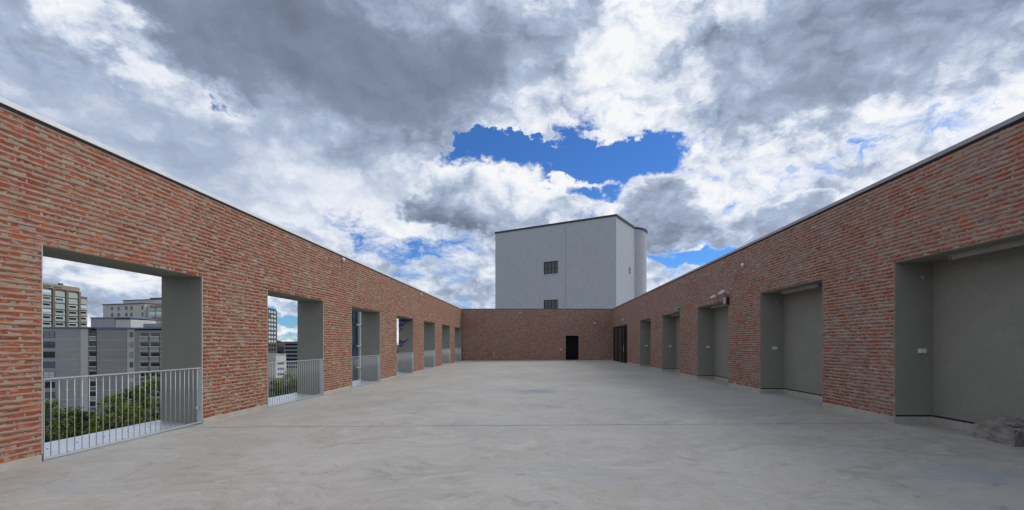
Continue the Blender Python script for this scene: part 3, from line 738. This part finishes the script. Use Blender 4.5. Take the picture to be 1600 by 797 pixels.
# ------------------------------------------------------------------ city beyond the left wall
class Facade:
    """a building front from picture column pa at depth Ya to pb at depth Yb; parts in its own frame"""
    def __init__(s, name, lab, cat, pa, Ya, pb, Yb, group=None):
        s.a = Vector(((pa-VX)*Ya/F, Ya)); b = Vector(((pb-VX)*Yb/F, Yb)); s.d = (b-s.a).normalized(); s.L = (b-s.a).length
        s.o = thing(name, lab, cat, (s.a.x, s.a.y, -20), math.atan2(s.d.y, s.d.x), group)
    def u(s, px): q = (px-VX)/F; return (q*s.a.y-s.a.x)/(s.d.x-q*s.d.y)
    def z(s, px, py): return EYE-(py-VY)*(s.a.y+s.d.y*s.u(px))/F+20
    def box(s, name, m, p0, p1, ztop, y0, depth, zb=0): return MB().box(s.u(p0), s.u(p1), y0, y0+depth, zb, ztop).build(name, m, s.o)
CACHE = {}
def cached(key, fn):
    if key not in CACHE: CACHE[key] = fn()
    return CACHE[key]
def window(par, u, z, w_, h_, fm, pm, mull=1, trans=False, y=0):
    def fr():
        m = MB(); b = .07
        m.box(0, w_, -.10, 0, 0, b).box(0, w_, -.10, 0, h_-b, h_).box(0, b, -.10, 0, b, h_-b).box(w_-b, w_, -.10, 0, b, h_-b)
        for k in range(1, mull+1): m.box(w_*k/(mull+1)-.03, w_*k/(mull+1)+.03, -.09, 0, b, h_-b)
        if trans: m.box(b, w_-b, -.085, 0, h_*.45, h_*.45+.06)
        return m.mesh('window', fm)
    k = (round(w_, 2), round(h_, 2), fm, mull, trans)
    f = link('window', cached(('f',)+k, fr), par, (u, y, z))
    link('pane', cached(('p', round(w_, 2), round(h_, 2), pm), lambda: MB().box(.05, w_-.05, -.04, -.004, .05, h_-.05).mesh('pane', pm)), f)
    return f
def balcony(par, u, z, w_, fm, pm, proud=.5, par_h=1.05, open_h=1.5, slabm='far_white', y=0):
    def fr(): return MB().box(0, w_, -proud, 0, 0, par_h).mesh('balcony', fm)
    f = link('balcony', cached(('b', round(w_, 2), fm, proud, par_h), fr), par, (u, y, z))
    link('opening', cached(('bo', round(w_, 2), pm, open_h), lambda: MB().box(.08, w_-.08, -.06, -.004, par_h, par_h+open_h).mesh('opening', pm)), f)
    link('ledge', cached(('bl', round(w_, 2), slabm, proud, par_h), lambda: MB().box(-.05, w_+.05, -proud-.06, 0, par_h+.003, par_h+.22).box(-.05, w_+.05, -proud-.06, 0, -.22, -.003).mesh('ledge', slabm)), f)
    return f
FH = 2.85
# A: wide grey block in front
YA = 118.0
A = Facade('apartment_block', 'wide grey panel apartment block with blank walls, filling the nearest left opening', 'building', 40, YA, 300, YA)
zr = A.z(100, 513)
A.box('wall', 'far_grey', 40, 125, zr, 0, 14); A.box('wall', 'far_grey_light', 125, 137, zr-.1, .08, 13); A.box('wall', 'far_dark', 137, 152, zr-.5, .45, 11)
A.box('wall', 'far_grey_dark', 152, 198.5, zr-.2, -.12, 14); A.box('wall', 'far_grey_light', 198.5, 210, zr-.2, -.02, 13); A.box('wall', 'far_grey_dark', 210, 300, zr-.6, 0.0, 13)
A.box('roof_edge', 'far_blue_roof', 39.5, 152, zr+.35, -.25, 14.5, zr+.003); A.box('roof_edge', 'far_blue_roof', 151, 300.5, zr+.2, -.4, 14.4, zr-.197)
zp = A.z(150, 496.5)
pa_ = A.box('penthouse', 'far_grey', 124, 162, zp, 3, 8, zr+.36); A.box('penthouse', 'far_grey_light', 162.2, 187, zp-.3, 3.2, 8, zr+.36)
A.box('penthouse', 'far_grey_dark', 208, 240, A.z(220, 505), 3, 6, zr+.36); A.box('penthouse', 'far_white', 240.3, 262, A.z(220, 505)-.6, 3.2, 6, zr+.36)
MB().box(A.u(123.5), A.u(187.5), 2.8, 11.3, zp+.003, zp+.3).build('roof_edge', 'far_blue_roof', pa_)
for i in range(1, 9):
    zj = zr-.7-i*FH+.4
    MB().box(A.u(91), A.u(124.5), -.03, -.002, zj, zj+.09).build('panel_joint', 'far_grey_light', A.o)
    MB().box(A.u(153), A.u(198), -.15, -.122, zj-.2, zj-.11).build('panel_joint', 'far_grey_light', A.o)
px_m = YA/F
pms = ['pane_mid', 'pane_dark', 'pane_dark', 'pane_mid', 'pane_sky', 'pane_dark', 'pane_mid', 'pane_dark', 'pane_mid']
for i in range(9):
    z0 = zr-.9-i*FH-1.75
    if z0 < .3: break
    window(A.o, A.u(68), z0, 18*px_m, 1.75, 'far_dark', pms[i], 1, i % 2 == 0)
    window(A.o, A.u(46), z0, 12*px_m, 1.75, 'far_dark', pms[(i+3) % 9], 1, False)
    balcony(A.o, A.u(138), z0-.75, 11*px_m, 'far_teal' if i % 2 else 'far_grey', 'pane_dark', .3, .95, 1.25, 'far_white', .45)
    window(A.o, A.u(203), z0+.1, 5.0*px_m, 1.5, 'far_dark', 'far_grey_light' if i % 3 else 'pane_mid', 1, True, -.02)
    for p0, p1 in ((220, 232.5), (236, 250), (253, 267), (270, 284)):
        balcony(A.o, A.u(p0), z0-.85, (p1-p0)*px_m, 'far_grey_dark' if i else 'far_grey', 'pane_dark', .35, 1.0, 1.2, 'far_white', 0)
# B: brown tower with glazed balconies
Bf = Facade('apartment_tower', 'brown apartment tower with pale green glazed balconies behind the grey block', 'building', 40, 183, 122.5, 208)
zt = Bf.z(90, 446.5); uB = Bf.u
Bf.box('wall', 'far_brown', 40, 122.5, zt, 0, 16); Bf.box('wall', 'far_brown', 122.6, 138.5, zt-3.6, .6, 14)
Bf.box('parapet', 'far_tan', 39.5, 123, zt+.5, -.4, 16.6, zt-1.6)
Bf.box('chimney', 'far_dark', 106, 110, zt+1.9, 3, 1.2, zt+.51)
for p0, p1 in ((40, 58), (65.5, 78), (82, 95)): Bf.box('louvre', 'far_dark', p0, p1, zt-.55, -.47, .06, zt-1.15)
cols = [(42, 58.5), (63.5, 77.5), (83.5, 99), (104.5, 119)]
pat = ['pane_green', 'pane_sky', 'pane_green', 'far_tan', 'pane_green']
def glazed(par, u, z, w_, gm, dark, y=0):
    f = link('balcony', cached(('gb', round(w_, 2)), lambda: MB().box(0, w_, -.7, 0, 0, 1.15).mesh('balcony', 'pane_green')), par, (u, y, z))
    link('pane', cached(('gp', round(w_, 2), gm), lambda: MB().box(.05, w_*.98, -.66, -.01, 1.16, 2.5).mesh('pane', gm)), f)
    if dark: link('opening', cached(('gd', round(w_, 2)), lambda: MB().box(.3, w_*.82, -.72, -.67, 1.2, 2.1).mesh('opening', 'pane_dark')), f)
for j, (p0, p1) in enumerate(cols):
    for i in range(12):
        z = zt-2.2-(i+1)*2.95
        if z < 8: break
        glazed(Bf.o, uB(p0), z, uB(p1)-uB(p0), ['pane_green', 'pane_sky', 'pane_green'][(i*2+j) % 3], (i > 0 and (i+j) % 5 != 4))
for i in range(8):
    z = zt-4.6-(i+1)*2.95; w_ = uB(136)-uB(124.5)
    glazed(Bf.o, uB(124.5), z, w_, 'pane_sky' if i % 2 else 'pane_green', i > 1, .6)
for p in (60.8, 80.4, 101.6, 121.3): Bf.box('pier', 'far_brown', p-1.6, p+1.6, zt-1.61, -.95, .94)
# C: pale block at the right
Cf = Facade('apartment_block', 'pale grey apartment block with dark windows, farthest right in the nearest left opening', 'building', 161, 190, 226, 184)
zc_ = Cf.z(180, 476); uC = Cf.u
Cf.box('wall', 'far_grey_light', 161, 226, zc_, 0, 16)
Cf.box('roof_edge', 'far_dark', 160.5, 226.5, zc_+.35, -.3, 16.6, zc_+.003)
Cf.box('penthouse', 'far_grey_light', 176, 240, zc_+2.2, 4, 9, zc_+.36); Cf.box('penthouse_roof', 'far_dark', 175.5, 240.5, zc_+2.5, 3.8, 9.4, zc_+2.203)
Cf.box('plant_box', 'far_dark', 214, 234, zc_+3.2, 5, 4, zc_+2.51)
Cf.box('wall', 'far_white', 226.1, 262, zc_-.4, 1.2, 14)
for i in range(10):
    z = zc_-1.0-i*2.9-1.5
    if z < 2: break
    for p in (174, 184, 196, 204): window(Cf.o, uC(p), z, 1.25, 1.55, 'far_grey_dark', 'pane_dark', 0)
    window(Cf.o, uC(221.5), z, 1.0, 1.55, 'far_grey_dark', 'pane_dark', 0)
    for p0, p1 in ((231, 240), (242, 251), (253, 261)):
        glazed(Cf.o, uC(p0), z-.7, uC(p1)-uC(p0), 'pane_sky' if i % 2 else 'far_tan', False, 1.2)
# E: dark office tower, upper panes coloured as reflected sky
Ef = Facade('office_tower', 'dark office tower with rows of bright square windows, seen in the second left opening', 'building', 395, 262, 431.5, 300)
ze = Ef.z(420, 481); uE = Ef.u
Ef.box('wall', 'far_dark', 395, 431.5, ze, 0, 16); Ef.box('parapet', 'far_grey', 394, 424, ze+1.2, 2, 10, ze+.003)
m = MB(); e0, e1 = uE(431.55), uE(435.6)
m.prism([(e0, .02), (e1-.4, .9), (e1+.2, 2.6), (e1+.2, 14), (e0, 14)], 0, ze-.8).build('rounded_corner', 'far_dark', Ef.o)
for i in range(17):
    z = ze-1.6-i*2.95-1.7
    if z < 1: break
    for k, p in enumerate([397, 401.6, 406.2, 410.8, 415.4, 419.6, 423.7, 428]):
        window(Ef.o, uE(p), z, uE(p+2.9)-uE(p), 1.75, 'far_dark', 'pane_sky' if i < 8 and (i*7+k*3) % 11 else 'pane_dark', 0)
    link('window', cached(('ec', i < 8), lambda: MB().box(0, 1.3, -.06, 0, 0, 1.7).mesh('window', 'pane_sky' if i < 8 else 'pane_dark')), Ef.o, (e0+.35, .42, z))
# F: low banded office
Ff = Facade('office_building', 'low blue grey office building with dark window bands, seen in the second left opening', 'building', 444, 320, 476, 322)
zf = Ff.z(455, 534.5)
Ff.box('wall', 'far_grey', 444, 476, zf, 0, 20); Ff.box('roof_edge', 'far_dark', 443.7, 476.3, zf+.4, -.3, 20.6, zf+.003)
for i in range(7):
    z = zf-1.1-i*2.9-1.5
    if z < .5: break
    w_ = Ff.L-1.4; window(Ff.o, .7, z, w_, 1.5, 'far_teal', 'pane_dark', 7)
MB().cyl((Ff.u(463), 6, zf+.4), (Ff.u(463), 6, zf+3.4), .12, n=6).box(Ff.u(462), Ff.u(470), 5.8, 6.2, zf+3.2, zf+3.6).build('mast', 'far_dark', Ff.o)
# H: low white hall
Hf = Facade('white_hall', 'low white hall with a shallow roof between the office tower and the banded office', 'building', 431, 262, 447, 268)
zh = Hf.z(440, 554)
Hf.box('wall', 'far_white', 431, 447, zh, 0, 18); Hf.box('roof', 'far_grey_light', 430.6, 447.4, zh+.35, -.4, 19, zh+.003)
for i in range(3): window(Hf.o, 1.0, 1.5+i*3.4, Hf.L-2.2, 1.4, 'far_grey', 'pane_mid', 5)
# G: glass tower through the third opening
Gf = Facade('glass_tower', 'blue glazed tower with a pale steel column, seen in the third left opening', 'building', 541, 58, 590, 62)
uG = Gf.u; HG = 28.5
Gf.box('wall', 'far_dark', 541, 590, HG, .1, 9)
for i in range(9):
    z = .4+i*3.0
    for k, p in enumerate((541.5, 547.5, 553.5)):
        window(Gf.o, uG(p), z, uG(p+5.6)-uG(p), 2.6, 'far_teal', ['pane_mid', 'blue_tone', 'pane_dark', 'blue_tone', 'pane_mid'][(i*2+k) % 5], 0, True, .1)
    MB().box(uG(559.2), uG(590), -.02, .08, z+.2, z+2.8).build('glass_panel', 'pane_mid', Gf.o)
Gf.box('steel_column', 'far_white', 559.4, 563.6, HG-.5, -.6, .55); Gf.box('steel_column', 'far_grey_light', 541, 541.4, HG-.5, -.2, .28)
for i in range(9): MB().box(uG(553), uG(590), -.75, -.61, i*3.0+.2, i*3.0+.32).build('transom', 'far_white', Gf.o)

# ------------------------------------------------------------------ trees
def tree_meshes(seed, h, rad, leafm, nclump=80, per=70, leaf=.36):
    r = np.random.default_rng(seed); rr = random.Random(seed)
    m = MB(); th = h*.34
    m.cyl((0, 0, 0), (.15, .1, th), h*.022, h*.015, 8)
    limbs = []
    for k in range(7):
        a = k*2.4+rr.uniform(-.3, .3); L = h*rr.uniform(.2, .42); z0 = th*rr.uniform(.75, 1.0)
        e = Vector((.15+math.cos(a)*rad*.6, .1+math.sin(a)*rad*.6, z0+L)); m.cyl((.15, .1, z0), e, h*.009, h*.003, 6); limbs.append(e)
    m.cyl((.15, .1, th), (.1, .2, h*.86), h*.014, h*.003, 7)
    vs = []; cz = h*.62; rz = h*.38
    for c in range(nclump):
        while True:
            q = r.uniform(-1, 1, 3)
            if .25 < np.linalg.norm(q) < 1: break
        q = q/np.linalg.norm(q)**.35
        prof = 1.0 if q[2] < 0 else (1-.25*q[2])
        cp = np.array([q[0]*rad*.82*prof, q[1]*rad*.82*prof, cz+q[2]*rz*.88]); s = rad*r.uniform(.16, .30)
        for k in range(per):
            d = r.normal(0, 1, 3); d /= np.linalg.norm(d); p = cp+d*s*r.uniform(.4, 1.05)*np.array([1.15, 1.15, .8])
            n_ = d*.5+r.normal(0, .6, 3); n_ /= np.linalg.norm(n_)
            u = np.cross(n_, r.normal(0, 1, 3)); u /= np.linalg.norm(u); v = np.cross(n_, u); L = leaf*r.uniform(.6, 1.15)
            vs += [p-u*L*.5, p+v*L*.3, p+u*L*.5, p-v*L*.3]
    V = np.array(vs); Fc = np.arange(len(V)).reshape(-1, 4)
    o = fast_mesh('crown', V, Fc, leafm); me = o.data; bpy.data.objects.remove(o)
    return m.mesh('trunk', 'bark', True), me
TM = [tree_meshes(1, 15, 3.5, 'leaf'), tree_meshes(2, 15, 3.0, 'leaf_dark'), tree_meshes(3, 15, 3.6, 'leaf')]
TREES = [(88, 620, 62, 0, 'round yellow green tree at the left edge of the nearest opening, behind the railing'),
         (122, 636, 64, 1, 'dark green tree just right of the yellow green one, low behind the nearest railing'),
         (158, 662, 66, 2, 'low green tree below the balcony column of the grey block'),
         (178, 612, 64, 0, 'bushy green tree left of the tall dark tree in the nearest opening'),
         (206, 597, 69, 1, 'tall dark green tree between two bushy trees in the nearest opening'),
         (243, 584, 62, 2, 'tallest green tree, beside the grey reveal in the nearest opening'),
         (290, 590, 64, 0, 'green tree half hidden behind the reveal of the nearest opening'),
         (138, 676, 58, 1, 'small dark tree in the gap between the two tree groups behind the nearest railing'),
         (428, 590, 84, 1, 'dark tree at the left of the second opening, behind the railing'),
         (446, 578, 90, 0, 'green tree in the middle of the second opening below the banded office'),
         (467, 584, 80, 1, 'dark tree beside the grey reveal of the second opening'),
         (405, 600, 78, 2, 'green tree mostly hidden by the pier left of the second opening'),
         (553, 586, 50, 1, 'dark tree low in front of the blue glazed tower'),
         (437, 546, 330, 1, 'small dark tree far off between the office tower and the banded office')]
for i, (px, py, Y, k, lab) in enumerate(TREES):
    X = (px-VX)*Y/F; h = EYE-(py-VY)*Y/F+20
    t = thing('leafy_tree', lab, 'tree', (X, Y, -20), i*1.7, 'trees below the left wall')
    s = h/15*1.03
    for nm, me in (('trunk', TM[k][0]), ('crown', TM[k][1])):
        o = link(nm, me, t); wd = max(.55, min(1.05, s*1.05)) if Y < 200 else s*1.3; o.scale = (wd, wd, s)
# far wooded rise on the horizon
m = MB(); r = random.Random(4); n = 160; pts = []
for k in range(n+1):
    a = R(-85+k*110/n); d = 950+60*math.sin(k*.7); x, y = math.sin(a)*d, math.cos(a)*d
    hgt = 22+6*math.sin(k*.37)+r.uniform(-3, 4)
    m.v += [(x, y, -20), (x*1.01, y*1.01, -20+hgt*.7), (x*1.05, y*1.05, -20+hgt*1.15), (x*1.3, y*1.3, -20)]
for k in range(n):
    for j in range(3): m.f.append((k*4+j, k*4+j+1, k*4+5+j, k*4+4+j))
wd = m.build('far_wood', 'far_wood_leaf'); stuff(wd)
